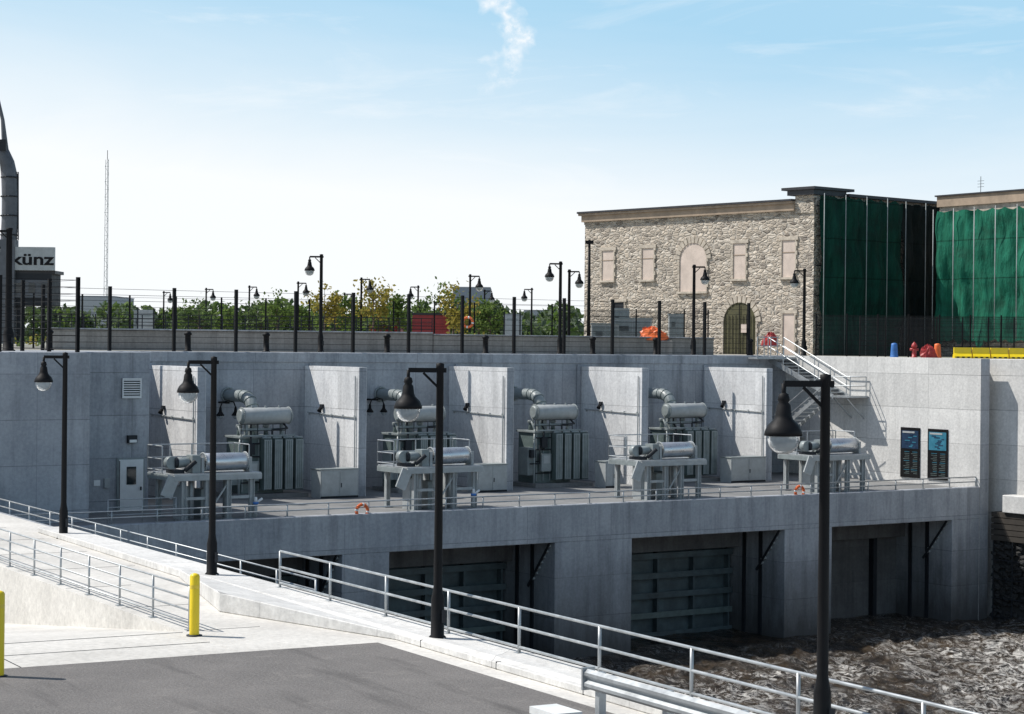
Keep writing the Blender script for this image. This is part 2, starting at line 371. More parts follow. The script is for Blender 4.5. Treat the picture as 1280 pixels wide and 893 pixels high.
railing('platform_railing',MF,[(sL-.1,.9,ZF),(S(200,2.4,640),.9,ZF)],1.0,(.4,.7,1.0),1.6,r=.02)
# ------------------------------------------------------------------ transformers
def transformer(s0,t0):
    b=MB(); z=ZF
    b.box(s0-1.7,s0+1.9,t0-1.35,t0+1.1,z,z+.2,CONP)
    b.box(s0-1.3,s0+.9,t0-.7,t0+.8,z+.2,z+2.75,RADI)
    b.box(s0-1.4,s0+1.0,t0-.8,t0+.9,z+2.75,z+2.85,GREYP)
    for k in range(6): x=s0-1.25+k*.42; b.box(x-.03,x+.03,t0-.76,t0-.7,z+.3,z+2.7,GREYP)
    for j in range(4):
        xc=s0-.35+j*.55
        for i in range(5): b.box(xc+i*.085-.02,xc+i*.085+.02,t0-1.25,t0-.85,z+.35,z+2.75,RADI)
        b.box(xc-.03,xc+.36,t0-1.27,t0-1.22,z+.4,z+2.7,GREYP)
        for i in range(3): b.box(xc+.05+i*.1,xc+.08+i*.1,t0-1.29,t0-1.27,z+.45,z+2.65,RADI)
        b.cyl((xc+.17,t0-1.05,z+2.8),(xc+.17,t0-.6,z+2.8),.05,GREYP,8); b.cyl((xc-.05,t0-1.05,z+2.78),(xc+.4,t0-1.05,z+2.78),.05,GREYP,8)
    b.box(s0-1.75,s0-1.3,t0-.7,t0+.1,z+.6,z+2.0,GREYP); b.box(s0-1.1,s0-.5,t0-1.0,t0-.78,z+.8,z+1.7,GREYP); b.box(s0-1.0,s0-.6,t0-1.02,t0-1.0,z+1.2,z+1.6,LGREY)
    b.box(s0-1.05,s0-.7,t0-.95,t0-.78,z+2.0,z+2.5,DARK); b.box(s0-1.7,s0-1.4,t0-.95,t0-.72,z+1.5,z+1.9,DARK)
    for zz in (.7,1.3,1.9,2.5): b.box(s0-1.32,s0-.4,t0-.83,t0-.76,z+zz-.03,z+zz+.03,DARK)
    b.tube([(s0-1.5,t0-.9,z+.2),(s0-1.5,t0-.9,z+2.4),(s0-1.2,t0-.5,z+2.9),(s0-1.2,t0-.2,z+3.3)],.055,GREYP,8)
    b.tube([(s0-1.75,t0-.9,z+1.2),(s0-1.2,t0-.95,z+1.2),(s0-1.2,t0-.95,z+2.2)],.04,DARK,8)
    b.tube([(s0-.9,t0-.9,z+1.9),(s0-.9,t0-.9,z+2.9),(s0-.6,t0-.3,z+3.1),(s0-.6,t0-.3,z+3.5)],.05,DARK,8)
    b.tube([(s0+.2,t0-.9,z+2.85),(s0+.2,t0-.9,z+3.15),(s0+1.0,t0-.9,z+3.2),(s0+1.0,t0-.5,z+3.4)],.045,DARK,8)
    for x in (-.9,-.2,.5): b.cyl((s0+x,t0+.3,z+2.85),(s0+x,t0+.3,z+3.2),.12,RADI,12,.09); b.cyl((s0+x,t0+.3,z+3.2),(s0+x,t0+.3,z+3.35),.16,GREYP,12)
    b.box(s0-1.2,s0+1.2,t0-.45,t0-.35,z+3.1,z+3.2,GREYP)
    for x in (-.9,.95): b.box(s0+x-.06,s0+x+.06,t0-.5,t0-.3,z+2.85,z+3.45,GREYP)
    for x in (-1.35,-.5,.3,.95): b.cyl((s0+x,t0-.78,z+2.85),(s0+x,t0-.78,z+3.4),.022,DARK,5)
    for zz in (3.1,3.4): b.cyl((s0-1.35,t0-.78,z+zz),(s0+.95,t0-.78,z+zz),.02,DARK,5)
    c=z+3.78; r=.38
    b.cyl((s0-1.15,t0-.4,c),(s0+1.3,t0-.4,c),r,LGREY,24)
    for x,dx in ((s0-1.15,-.12),(s0+1.3,.12)): b.cyl((x,t0-.4,c),(x+dx,t0-.4,c),r,GREYP,24,r*.72)
    b.torus((s0+1.3,t0-.4,c),r+.01,.03,GREYP,(1,0,0),24); b.torus((s0-1.15,t0-.4,c),r+.01,.03,GREYP,(1,0,0),24)
    for x in (-.6,.1,.8): b.cyl((s0+x,t0-.4,c+.3),(s0+x,t0-.4,c+.46),.05,GREYP,8)
    b.box(s0-1.35,s0+1.4,t0-.95,t0-.85,c-.95,c-.87,GREYP)
    pts=[]; R=.95
    for i in range(13):
        a=math.pi/2*i/12; pts.append((s0-.1,t0+.5+R*(1-math.cos(a)),c+.1+R*math.sin(a)*.8))
    pts=[(s0-.1,t0+.5,z+2.85)]+pts+[(s0-.1,TB-.01,pts[-1][2])]
    b.sweep(pts,.29,GREYP,20)
    for k in (1,4,7,10,13):
        p=Vector(pts[k]); d=(Vector(pts[min(k+1,14)])-Vector(pts[k-1])); b.torus(p,.30,.022,RADI,d+Vector((0,.001,.0)) if abs(d.normalized().z)<.98 else Vector((0,.05,1)),18)
    b.torus((s0-.1,TB-.05,pts[-1][2]),.36,.05,GREYP,(0,1,0),16)
    return b.build('power_transformer',MF,bevel=.008)
for u in (330,524,692,855): transformer(S(u,11.4,600),11.9)
def cabinet(u0,u1,v0,v1,t):
    x0,_=st(u0,v1,t); x1,_=st(u1,v1,t); b=MB(); h=max(st(u0,v0,t)[1],ZF+1.0)
    b.box(x0,x1,t,t+.9,ZF,h,LGREY); b.box(x0-.04,x1+.04,t-.04,t+.94,h,h+.05,GREYP); xm=(x0+x1)/2
    b.box(x0+.05,xm-.02,t-.02,t,ZF+.1,h-.08,LGREY); b.box(xm+.02,x1-.05,t-.02,t,ZF+.1,h-.08,LGREY); b.box(x0,x1,t-.01,t,ZF,ZF+.1,DARK)
    b.box(xm+.06,xm+.1,t-.05,t-.02,ZF+.5,ZF+.7,DARK); b.build('electrical_cabinet',MF,bevel=.01)
for q in ((401,448,588,9.2),(597,634,582,9.2),(757,775,578,9.0),(914,957,573,9.2),(1086,1098,563,9.5)):
    cabinet(q[0],q[1],q[2],610,q[3])
for u,v in ((284,512),(470,508)):
    s0,z0=st(u,v,14.2); b=MB(); b.box(s0-.08,s0+.08,14.1,TB-.02,z0+.28,z0+.36,BLACK)
    b.tube([(s0-.4,14.1,z0+.1),(s0-.3,14.1,z0+.35),(s0,14.1,z0+.42),(s0+.3,14.1,z0+.35),(s0+.4,14.1,z0+.1)],.03,BLACK,6)
    for dx in (-.4,.4): b.lathe((s0+dx,14.1,z0-.35),[(.02,.5),(.06,.42),(.08,.25),(.17,.12),(.19,.05),(.16,.05)],BLACK,14); b.lathe((s0+dx,14.1,z0-.35),[(.15,.06),(.12,-.06),(.02,-.12)],GLOBE,14)
    b.build('wall_lantern',MF)
# ------------------------------------------------------------------ gate hoists
def hoist(u,tc=2.4):
    s0=S(u,tc,600); z=ZF; zd=z+1.9; b=MB(); w=1.95; d=1.25
    b.box(s0-w,s0+w,tc-d,tc+d,zd-.06,zd,GALV)
    for y in (tc-d,tc+d): b.box(s0-w,s0+w,y-.05,y+.05,zd-.28,zd-.06,LGREY)
    for x in (s0-w,s0-.6,s0+.6,s0+w): b.box(x-.06,x+.06,tc-d+.06,tc+d-.06,zd-.28,zd-.06,GREYP)
    for x in (s0-w+.45,s0-.45,s0+.5,s0+w-.4):
        for y in (tc-d+.1,tc+d-.1):
            b.box(x-.10,x+.10,y-.02,y+.02,z,zd-.28,LGREY); b.box(x-.10,x-.07,y-.10,y+.10,z,zd-.28,LGREY); b.box(x+.07,x+.10,y-.10,y+.10,z,zd-.28,LGREY)
            b.box(x-.2,x+.2,y-.18,y+.18,z,z+.06,GREYP)
    y=tc-d+.1
    b.bar((s0-w+.45,y,z+.9),(s0-.45,y,z+.9),.08,.12,LGREY); b.bar((s0+.5,y,z+.9),(s0+w-.4,y,z+.9),.08,.12,LGREY)
    b.bar((s0-.45,y,z+.2),(s0+.5,y,zd-.4),.05,.07,LGREY)
    b.box(s0-.3,s0+.3,tc-.3,tc+.5,z,z+1.2,GREYP); b.box(s0-1.3,s0-.9,tc-.4,tc+.2,z,z+1.35,LGREY)
    b.cyl((s0+1.0,tc,z),(s0+1.0,tc,zd-.1),.16,GALV,12); b.cyl((s0-.75,tc-.3,z),(s0-.75,tc-.3,zd-.1),.12,GALV,12)
    b.bar((s0-w-.35,tc-d,zd-.9),(s0-w,tc-d,zd-.1),.08,.5,LGREY)
    c=zd+.42; y=tc-.55
    b.cyl((s0-.35,y,c),(s0+1.55,y,c),.36,ALU,24); b.torus((s0-.35,y,c),.37,.03,LGREY,(1,0,0),24); b.torus((s0+1.55,y,c),.37,.03,LGREY,(1,0,0),24)
    b.cyl((s0+1.55,y,c),(s0+1.75,y,c),.14,DARK,12); b.box(s0+1.6,s0+1.72,y-.3,y+.3,zd,zd+.6,LGREY); b.box(s0-.55,s0-.42,y-.3,y+.3,zd,zd+.62,LGREY)
    b.box(s0-.95,s0-.58,y-.28,y+.3,zd,zd+.72,GREYP); b.cyl((s0-1.0,y,c),(s0-1.5,y,c),.2,GREYP,16); b.cyl((s0-1.5,y,c),(s0-1.65,y,c),.22,DARK,16)
    b.cyl((s0-1.0,y+.5,c-.1),(s0-.6,y+.5,c-.1),.22,ALU,16); b.box(s0-1.75,s0-1.3,y-.3,y+.5,zd,zd+.14,DARK)
    b.cyl((s0-1.3,y-.3,zd+.1),(s0-.9,y-.5,zd+.5),.09,DARK,8); b.cyl((s0-1.75,y+.2,c),(s0-1.75,y-.1,c),.26,GREYP,16)
    b.cyl((s0+.4,tc+.6,zd+.3),(s0+1.5,tc+.6,zd+.3),.2,DARK,14); b.box(s0-.6,s0+.2,tc+.3,tc+.9,zd,zd+.55,RADI)
    P=[(s0-w,tc-d*.1,zd),(s0-w,tc+d,zd),(s0+w,tc+d,zd),(s0+w,tc-d*.1,zd)]
    for p,q in zip(P[:-1],P[1:]):
        p=Vector(p);q=Vector(q);n=max(1,round((q-p).length/1.))
        for i in range(n+1): x=p+(q-p)*i/n; b.cyl(x,x+Vector((0,0,1.07)),.03,GALV,6)
        for k in (.1,.55,1.07): b.cyl(p+Vector((0,0,k)),q+Vector((0,0,k)),.028,GALV,6)
    b.build('gate_hoist',MF,bevel=.006)
for u in (256,538,822,1030): hoist(u)
def ring(p,axis):
    b=MB(); b.torus(p,.27,.07,ORNG,axis,20,WHITE); b.build('life_ring')
for u,v in ((453,639),(1000,615)):
    s0,z0=st(u,v,.1); ring(MF@Vector((s0,.12,z0)),N)
for u in (320,592):
    s0=S(u,.9,625); b=MB(); b.cyl((s0,.9,ZF),(s0,.9,ZF+.6),.07,LGREY,10); b.cyl((s0,.9,ZF+.6),(s0,.9,ZF+.7),.12,BLUEP,12); b.cyl((s0,.9,ZF+.65),(s0+.25,.8,ZF+.85),.05,WHITE,8); b.cyl((s0,.9,ZF+.7),(s0,.9,ZF+.9),.08,WHITE,10,.05)
    b.build('water_monitor_valve',MF)
# ------------------------------------------------------------------ right bank
b=MB(); b.box(SE+1.3,SE+1.9,-60,TB+.2,-16,ZT-.003,CONB); b.box(SE+.35,SE+1.297,-60,-1.2,-8.4,-7.5,CONB); b.build('bank_retaining_wall',MF,bevel=.03)
# dark gabion / timber-faced revetment below the ledge
b=MB(); rr=random.Random(3)
b.box(SE+.75,SE+1.28,-60,-.3,-16,-8.42,ROCKM)
for i in range(1500):
    t=rr.uniform(-14,-.4); z=rr.uniform(-14.6,-9.9); x=SE+.72-.12*rr.random(); r=rr.uniform(.10,.2)
    bb=len(b.v); P=[]
    for j in range(9):
        th=math.acos(1-2*(j+.5)/9); ph=j*2.4; q=r*rr.uniform(.75,1.2); P.append((x+q*math.sin(th)*math.cos(ph)*.8,t+q*math.sin(th)*math.sin(ph)*1.3,z+q*math.cos(th)*.85))
    bm=bmesh.new()
    for p in P: bm.verts.new(p)
    bmesh.ops.convex_hull(bm,input=bm.verts)
    mp={v:ii for ii,v in enumerate(bm.verts)}
    for v in bm.verts: b.v.append(tuple(v.co))
    for f in bm.faces: b.face([bb+mp[v] for v in f.verts],ROCKM)
    bm.free()
for j in range(5): b.box(SE+.5,SE+.75,-20,-.35,-9.9+.3*j+.02,-9.62+.3*j,TIMB)
z=-14.8
while z<-9.9: b.cyl((SE+.5,-20,z),(SE+.5,-.4,z),.025,DARK,5); z+=.98
t=-.5
while t>-16: b.cyl((SE+.5,t,-15),(SE+.5,t,-9.9),.03,DARK,5); t-=1.3
b.build('gabion_revetment',MF)
# ------------------------------------------------------------------ ground sheet & water
def mground():
    m,t,bs=base('ground_gravel'); tc=t.new('ShaderNodeTexCoord').outputs['Object']
    c=t.mix(t.mapr(t.noise(tc,.05,5),.4,.6),(.34,.32,.29),(.22,.22,.17)); t.l.new(c,bs.inputs['Base Color']); bs.inputs['Roughness'].default_value=.95; return m
GR=mground(); b=MB(); z=-.56
def rect(a0,a1,c0,c1): b.poly([(a0,c0,z),(a1,c0,z),(a1,c1,z),(a0,c1,z)],GR)
rect(-4000,-70,-60,TB+.5); rect(-4000,SE+.65,TB+.9,6000); rect(SE+.65,6000,TB+.2,6000); rect(SE+1.9,6000,-60,TB+.2); rect(-70,sD,TB+.5,TB+.9)
b.build('ground',MF)
b=MB(); b.box(SE+.65,SE+1.3,1.0,TB+.2,-16,ZT-.01,CONB); b.build('bank_wall_return',MF)
def mwater():
    m,t,bs=base('river_water'); tc=t.new('ShaderNodeTexCoord').outputs['Object']
    w=t.scale(tc,(1.,.6,1.)); n1=t.noise(w,.8,7,.68,1.8); n2=t.noise(w,2.6,5,.72,.8)
    sp=t.new('ShaderNodeSeparateXYZ'); t.l.new(tc,sp.inputs[0])
    near=t.mapr(t.math('ADD',sp.outputs[1],t.math('MULTIPLY',sp.outputs[0],-.12)),-7.0,-12.5,.25,1)
    big=t.math('MULTIPLY',t.mapr(t.noise(tc,.16,4,.6,.8),.36,.54),near)
    crest=t.mapr(t.noise(w,1.3,8,.78,2.6),.49,.58); fleck=t.mapr(t.noise(w,5.,5,.75,1.),.54,.64)
    fm=t.math('MULTIPLY',big,t.math('MAXIMUM',crest,t.math('MULTIPLY',fleck,.7)),clamp=True)
    c=t.mix(t.mapr(n1,.40,.62),(.010,.007,.005),(.075,.05,.027)); c=t.mix(fm,c,(.78,.75,.70)); t.l.new(c,bs.inputs['Base Color'])
    t.l.new(t.mapr(fm,0,1,.12,.8),bs.inputs['Roughness']); bump(t,bs,t.math('ADD',n1,t.math('MULTIPLY',n2,.4)),1.,.7); return m
b=MB(); nx,ny=240,180
for j in range(ny+1):
    for i in range(nx+1):
        x=-5+(SE+1.25+5)*i/nx; y=-38+45*j/ny
        k=1.4 if y<-1 else .35
        z=ZW+k*(.22*mn.noise(Vector((x*.45,y*.3,0)))+.18*mn.noise(Vector((x*1.1,y*.8,3)))+.11*mn.noise(Vector((x*2.4,y*1.8,7))))
        b.v.append((x,y,z))
WAT=mwater()
for j in range(ny):
    for i in range(nx): k=j*(nx+1)+i; b.face([k,k+1,k+nx+2,k+nx+1],WAT,True)
b.poly([(-120,-90,ZW-.5),(SE+1.25,-90,ZW-.5),(SE+1.25,8,ZW-.5),(-120,8,ZW-.5)],WAT); b.build('river_water',MF)
# ================================================================== near deck
L3=Vector((-1.35,39.9,-5.9)); LD=Vector((.495,-.869,0)).normalized(); ML=frame(L3,LD)
b=MB()
b.box(-44,60,-3.8,.7,-9,0,COND)
b.box(-4,60,-60,-3.8,-9,-.003,COND)
b.prism([(-17,-60),(-4,-60),(-4,-3.8),(-17,-3.8)],-9,[-1.44,-.004,-.004,-1.44],COND)
b.box(-44,-17,-60,-3.8,-9,-1.441,COND)
b.build('concrete_pavement',ML)
b=MB(); b.box(-44,60,.703,.9,-9.6,-.02,CON); b.box(-44,-9,.9,1.9,-9.6,-.85,CON); b.build('river_bank_wall',ML)
b=MB(); b.prism([(-26,.68),(-26,-.2),(-13,-.5),(-6.5,-2.0),(-1.1,-.42),(60,-.42),(60,.68)],.002,[.16,.16,.2,.42,.14,.14,.14],CONB); b.build('kerb_plinth',ML,bevel=.02)
b=MB(); b.box(-.9,60,-60,-.9,-.5,.006,ASPH); b.build('asphalt_road',ML)
b=MB()
for q in (-3.9,-2.4): b.box(q,q+.02,-30,-3.82,.0,.004,DARK)
for w in (-8,-11,-14,-17): b.box(-3.9,-.92,w,w+.02,.0,.0045,DARK)
for q in range(-40,0,4): b.box(q,q+.02,-3.7,-.6 if q<-14 else -2.1,.0,.0045,DARK)
for q in range(0,60,3): b.box(q,q+.015,-.425,.685,.0,.144,DARK)
b.build('pavement_joints',ML)
railing('river_railing',ML,[(-8.9,.45,.14),(36,.45,.14)],.86,(.12,.49,.86),2.75,r=.028,mat=GALV)
railing('river_railing',ML,[(-42,1.5,-.85),(-9.2,1.5,-.85)],1.1,(.3,.6,.85,1.1),2.4,r=.024)
railing('ramp_railing',ML,[(-30,-3.6,0),(-4.1,-3.6,0)],.9,(.15,.4,.65,.9),2.2,r=.022)
TAPE=mplain('reflective_tape',(.75,.55,.05),.3)
for u,v,h in ((243,795,1.25),(-2,846,1.5)):
    p=GZ(u,v,-5.9); b=MB(); b.lathe((0,0,0),[(.1,0),(.1,h-.06),(.08,h-.02),(.03,h),(0,h)],YEL,20); b.lathe((0,0,0),[(.16,0),(.16,.02),(.1,.03)],DARK,20)
    b.lathe((0,0,h-.3),[(.102,0),(.102,.07)],TAPE,20)
    b.build('yellow_bollard',Matrix.Translation(p))
b=MB(); q0,q1=7.6,20
pr=[(-.0,.0),(.06,.05),(.06,.10),(0,.155),(.0,.165),(.06,.22),(.06,.27),(0,.32)]
for (y1,z1),(y2,z2) in zip(pr[:-1],pr[1:]): b.poly([(q0,-1.35-y1,.42+z1),(q1,-1.35-y1,.42+z1),(q1,-1.35-y2,.42+z2),(q0,-1.35-y2,.42+z2)],GALV)
for (y1,z1),(y2,z2) in zip(pr[:-1],pr[1:]): b.poly([(q0,-1.345-y1,.42+z1),(q1,-1.345-y1,.42+z1),(q1,-1.345-y2,.42+z2),(q0,-1.345-y2,.42+z2)],GALV)
b.box(q0-.02,q0+.02,-1.43,-1.2,.40,.76,GALV)
q=q0+.3
while q<q1: b.box(q-.06,q+.06,-1.33,-1.2,0,.72,GALV); q+=1.9
b.box(q0-.5,q0+.3,-2.1,-1.6,0.0,.12,WHITE)
b.build('guardrail',ML)
# ================================================================== street lamps
def lamp(pos,h,arm,r=.085,name='street_lamp',L=.62):
    a=Vector((arm[0],arm[1],0)).normalized(); x=a.x;y=a.y; b=MB()
    b.lathe((0,0,0),[(r*2.0,0),(r*2.0,.06),(r*1.55,.1),(r*1.5,.8),(r*1.15,.95),(r,1.05),(r*.82,h-.1),(r*.95,h-.08),(r*.95,h),(0,h+.02)],BLACK,14)
    b.box(-.17,.17,-.17,.17,0,.025,BLACK)
    for ax_,ay_ in ((.14,.14),(-.14,.14),(.14,-.14),(-.14,-.14)): b.cyl((ax_,ay_,.02),(ax_,ay_,.06),.02,GALV,6)
    b.box(-x*r*1.5-.04,-x*r*1.5+.04,-r*1.6,-r*1.45,.35,.6,DARK)
    b.bar((-x*.12,-y*.12,h-.13),(x*L,y*L,h-.13),.07,.09,BLACK); b.bar((0,0,h-.5),(x*.33,y*.33,h-.18),.035,.045,BLACK)
    c=(x*L,y*L,h-.98)
    b.cyl((c[0],c[1],h-.13),(c[0],c[1],h-.36),.035,BLACK,10)
    b.lathe(c,[(.03,.72),(.07,.70),(.09,.62),(.07,.58),(.10,.54),(.12,.40),(.14,.34),(.23,.25),(.27,.16),(.275,.10),(.25,.10),(.24,.14),(0,.16)],BLACK,20)
    b.lathe(c,[(.235,.12),(.235,.04),(.21,-.05),(.15,-.12),(.08,-.155),(0,-.16)],GLOBE,20)
    b.build(name,Matrix.Translation(pos))
for i,q in enumerate((-23.9,-11.95,0,11.95)): lamp(ML@Vector((q,-.05,0.0 if i==0 else .12)),5.5-(0 if i==0 else .12),(-1,-.15))
for u,v,side in ((12,285,-1),(402,318,-1),(701,327,-1),(712,337,1),(868,331,1),(1006,336,-1),(588,343,1),(452,347,1),(373,352,1),(312,357,1),(258,360,1),(665,360,-1),(205,364,1),(523,357,-1),(431,366,1),(606,362,1)):
    a,bb=inv(u,v); d=4.66/bb; lamp(Vector((a*d,d,-.55)),5.2,(side,-.1),r=.15 if u==12 else .1 if d<130 else .085)
a,bb=inv(737,300); d=124; b=MB(); b.cyl((0,0,0),(0,0,bb*d+.55),.12,BLACK,10,.08); b.box(-.25,.25,-.1,.1,bb*d+.3,bb*d+.5,BLACK); b.build('light_pole',Matrix.Translation((a*d,d,-.55)))
# ================================================================== fences
def fence(name,M,pts,h,step,mesh=True,r=.05,wires=6):
    b=MB()
    for p,q in zip(pts[:-1],pts[1:]):
        p=Vector(p);q=Vector(q);L=(q-p).length;n=max(1,round(L/step))
        for i in range(n+1):
            x=p+(q-p)*i/n; b.box(x.x-r,x.x+r,x.y-r,x.y+r,x.z,x.z+h,BLACK)
        for k in range(wires): zz=h*(.04+.92*k/(wires-1)); b.cyl(p+Vector((0,0,zz)),q+Vector((0,0,zz)),.009,BLACK,4,caps=False)
        if mesh: b.poly([p+Vector((0,0,.05)),q+Vector((0,0,.05)),q+Vector((0,0,h-.1)),p+Vector((0,0,h-.1))],WIRE,uv=[(0,0),(L,0),(L,h),(0,h)])
    b.build(name,M)
zc=ZT
fence('security_fence',MF,[(sL-.4,3.4,zc),(sL-.4,TB+.4,zc),(SE-2.5,TB+.4,zc)],3.0,3.3,mesh=False,r=.07,wires=11)
fence('security_fence',MF,[(-60,3.4,zc),(sL-.4,3.4,zc)],3.0,3.3,mesh=False,r=.07,wires=11)
p1=PT(1020,437,121);p2=PT(1290,437,121); p1.z=p2.z=-.56
fence('site_fence',None,[p1,p2],2.55,1.75,r=.04,wires=9)
p1b=PT(1075,437,127);p2b=PT(1300,437,126); p1b.z=p2b.z=-.56
fence('site_fence',None,[p1b,p2b],2.5,1.6,r=.04,wires=9)
pa=PT(735,437,132);pb=PT(885,437,132); pa.z=pb.z=-.56
fence('site_fence',None,[pa,pb],2.9,1.5,r=.04,wires=8)
b=MB(); pw=[PT(60,430,108),PT(540,430,114),PT(890,430,124)]
def wall_line(b,p,q,z0,z1,w,m):
    d=(q-p); d.z=0; d.normalize(); o=Vector((-d.y,d.x,0))*w/2; b.prism([(p-o).to_2d(),(q-o).to_2d(),(q+o).to_2d(),(p+o).to_2d()],z0,z1,m)
wall_line(b,pw[0],pw[1],-.56,.52,.4,CONR); wall_line(b,pw[1],pw[2],-.56,.42,.4,CONR)
wall_line(b,pw[0]+Vector((0,-.05,0)),pw[1]+Vector((0,-.05,0)),.52,.6,.55,CON); wall_line(b,pw[1]+Vector((0,-.05,0)),pw[2]+Vector((0,-.05,0)),.42,.5,.55,CON)
b.build('parapet_wall',bevel=.02)
f0=PT(-20,430,122);f1=PT(690,430,140); f0.z=f1.z=-.56
fence('distant_fence',None,[f0,f1],3.3,2.9,mesh=False,r=.05,wires=5)
q0=pw[0].copy();q1=pw[1].copy();q0.z=q1.z=.6
b=MB()
n=34
for i in range(n+1):
    x=q0+(q1-q0)*i/n; b.box(x.x-.025,x.x+.025,x.y-.025,x.y+.025,.6,1.35,DARK)
for k in (.75,.95,1.15,1.35): b.cyl((q0.x,q0.y,k),(q1.x,q1.y,k),.02,DARK,6)
b.build('parapet_railing')
for u in (62,235,333,484,607,741,820,938):
    s0=S(u,TB+1.6,430); b=MB(); b.lathe((s0,TB+1.6,-.56),[(.2,0),(.2,.08),(.15,.1),(.14,.8),(.19,.84),(.19,.9),(.12,.99),(0,1.02)],BLACK,16); b.build('black_bollard',MF)
# ================================================================== stone building
BX=Vector((.654,-.756,0)).normalized(); BO=Vector((5.4,154.,-.56)); MBd=frame(BO,BX); BY=Vector((-BX.y,BX.x,0)); LB=22.5; HB=10.6
def bl(u,v):
    a,bb=inv(u,v); Y=BO.dot(BY)/(a*BY.x+BY.y) ; p=Vector((a*Y,Y,bb*Y)); return (p-BO).dot(BX), p.z+.56
b=MB(); b.box(0,LB,0,13.3,0,HB-1.05,STONE)
bld=b.build('stone_mill_building',MBd)
b=MB()
b.box(-.05,LB-1.6,-.05,13.4,HB-1.047,HB-.85,STONE); b.box(-.15,LB-1.6,-.25,13.5,HB-.85,HB-.38,CORN); b.box(-.35,LB-1.6,-.40,13.6,HB-.38,HB-.22,CORN)
b.box(-.4,LB-1.6,-.5,13.65,HB-.22,HB-.08,ROOF)
b.box(LB-1.6,LB+.05,-.1,13.4,HB-1.047,HB+.15,STONE); b.box(LB-2.1,LB+.25,-.35,3.,HB+.15,HB+.5,ROOF); b.box(LB-2.5,LB+.45,-.5,3.6,HB+.5,HB+.68,ROOF); b.box(LB-2.,LB+.5,3.,13.5,HB+.15,HB+.35,ROOF)
b.build('cornice_and_roof',None,bld)
def arch(b,x0,x1,z0,z1,m,y,arc=True,deep=.07,w1=.2,w2=.1):
    W=x1-x0; r=W/2; cx=(x0+x1)/2; pts=[(x0,y,z0),(x1,y,z0)]
    if arc:
        zs=z1-r*.9
        for i in range(13): a=math.pi*i/12; pts.append((cx+r*math.cos(a),y,zs+r*.9*math.sin(a)))
    else: pts+=[(x1,y,z1),(x0,y,z1)]; zs=z1
    b.poly(pts,m)
    k=0; z=z0
    while z<zs-.05:
        w=w1 if k%2 else w2; zz=min(z+.3,zs)
        b.box(x0-w,x0,y-deep,y+.01,z+.01,zz-.01,CUT); b.box(x1,x1+w,y-deep,y+.01,z+.01,zz-.01,CUT); z+=.3; k+=1
    if arc:
        n=13
        for i in range(n):
            a0=math.pi*i/n+.025;a1=math.pi*(i+1)/n-.025; R=r+.45
            P=[(cx+r*math.cos(a0),zs+r*.9*math.sin(a0)),(cx+R*math.cos(a0),zs+R*.93*math.sin(a0)),(cx+R*math.cos(a1),zs+R*.93*math.sin(a1)),(cx+r*math.cos(a1),zs+r*.9*math.sin(a1))]
            bb=len(b.v); b.v+=[(p[0],y-deep,p[1]) for p in P]+[(p[0],y+.01,p[1]) for p in P]
            for q in ((3,2,1,0),(0,1,5,4),(1,2,6,5),(2,3,7,6),(3,0,4,7)): b.face([bb+i2 for i2 in q],CUT)
    else: b.box(x0-.25,x1+.25,y-deep-.01,y+.01,z1,z1+.24,CUT)
    b.box(x0-.2,x1+.2,y-deep-.1,y+.01,z0-.14,z0,CUT)
b=MB(); y=-.02
for ua,ub,va,vb in ((753,768,313,351),(803,818,310,350),(917,933,304,349),(978,995,300,347)):
    x0,z0=bl((ua),vb); x1,z1=bl((ub),va); arch(b,x0,x1,z0,z1,BOARD,y,False)
    b.box(x0,x1,y-.03,y-.004,z0+(z1-z0)*.66,z0+(z1-z0)*.68,CORN)
x0,z0=bl(850,365); x1,z1=bl(884,303); arch(b,x0,x1,z0,z1,BOARD,y,True)
x0,_=bl(905,430); x1,z1=bl(946,378); arch(b,x0,x1,0,z1,RUST,y,True)
for j in range(9): xx=x0+.2+(x1-x0-.4)*j/8; b.box(xx-.02,xx+.02,y-.06,y-.04,0,z1-.9,BLACK)
xm=(x0+x1)/2; b.box(xm-.03,xm+.03,y-.09,y-.06,0,z1-.1,BLACK); b.box(xm+.2,xm+.7,y-.1,y-.085,1.5,2.1,BOARD)
x0,z0=bl(979,437); x1,z1=bl(994,392); arch(b,x0,x1,0,z1,BOARD,y,False)
x0,z0=bl(768,412); x1,z1=bl(781,378); arch(b,x0,x1,z0,z1,DARK,y,False)
b.build('windows_and_doors',None,bld)
def net(name,M,x0,x1,y,h0,h1,mat,parent=None,seed=1,pole=2.2):
    rn=random.Random(seed); b=MB(); n=int((x1-x0)/.16); rows=30; ph=[rn.uniform(0,6) for _ in range(4)]
    base_=len(b.v)
    for j in range(rows+1):
        for i in range(n+1):
            x=x0+(x1-x0)*i/n; z=h0+(h1-h0)*j/rows
            sag=.22*abs(math.sin(x*math.pi/pole+ph[0]))+.08*math.sin(x*3.1+z*.5+ph[1])+.05*math.sin(x*7+z*.9+ph[2])+.10*math.sin(z*1.1+x*.4+ph[3])+.25*mn.noise(Vector((x*.9,z*.6,seed)))+.10*mn.noise(Vector((x*2.6,z*1.3,seed+5)))
            b.v.append((x,y-.35-sag,z-(.35*abs(mn.noise(Vector((x*1.1,seed,0))))*3 if j==0 else 0)-(.35*abs(mn.noise(Vector((x*.8,0,seed*3)))) if j==rows else 0)))
    for j in range(rows):
        for i in range(n): k=base_+j*(n+1)+i; b.face([k,k+1,k+n+2,k+n+1],mat,True)
    x=x0
    while x<=x1+.01: b.cyl((x,y-.82,h0),(x,y-.82,h1+.1),.03,LGREY if mat is NETG else GREYP,8); x+=pole
    z=h0+2
    while z<h1: b.cyl((x0,y-.10,z),(x1,y-.10,z),.04,DARK,6); z+=2.
    return b.build(name,M,parent)
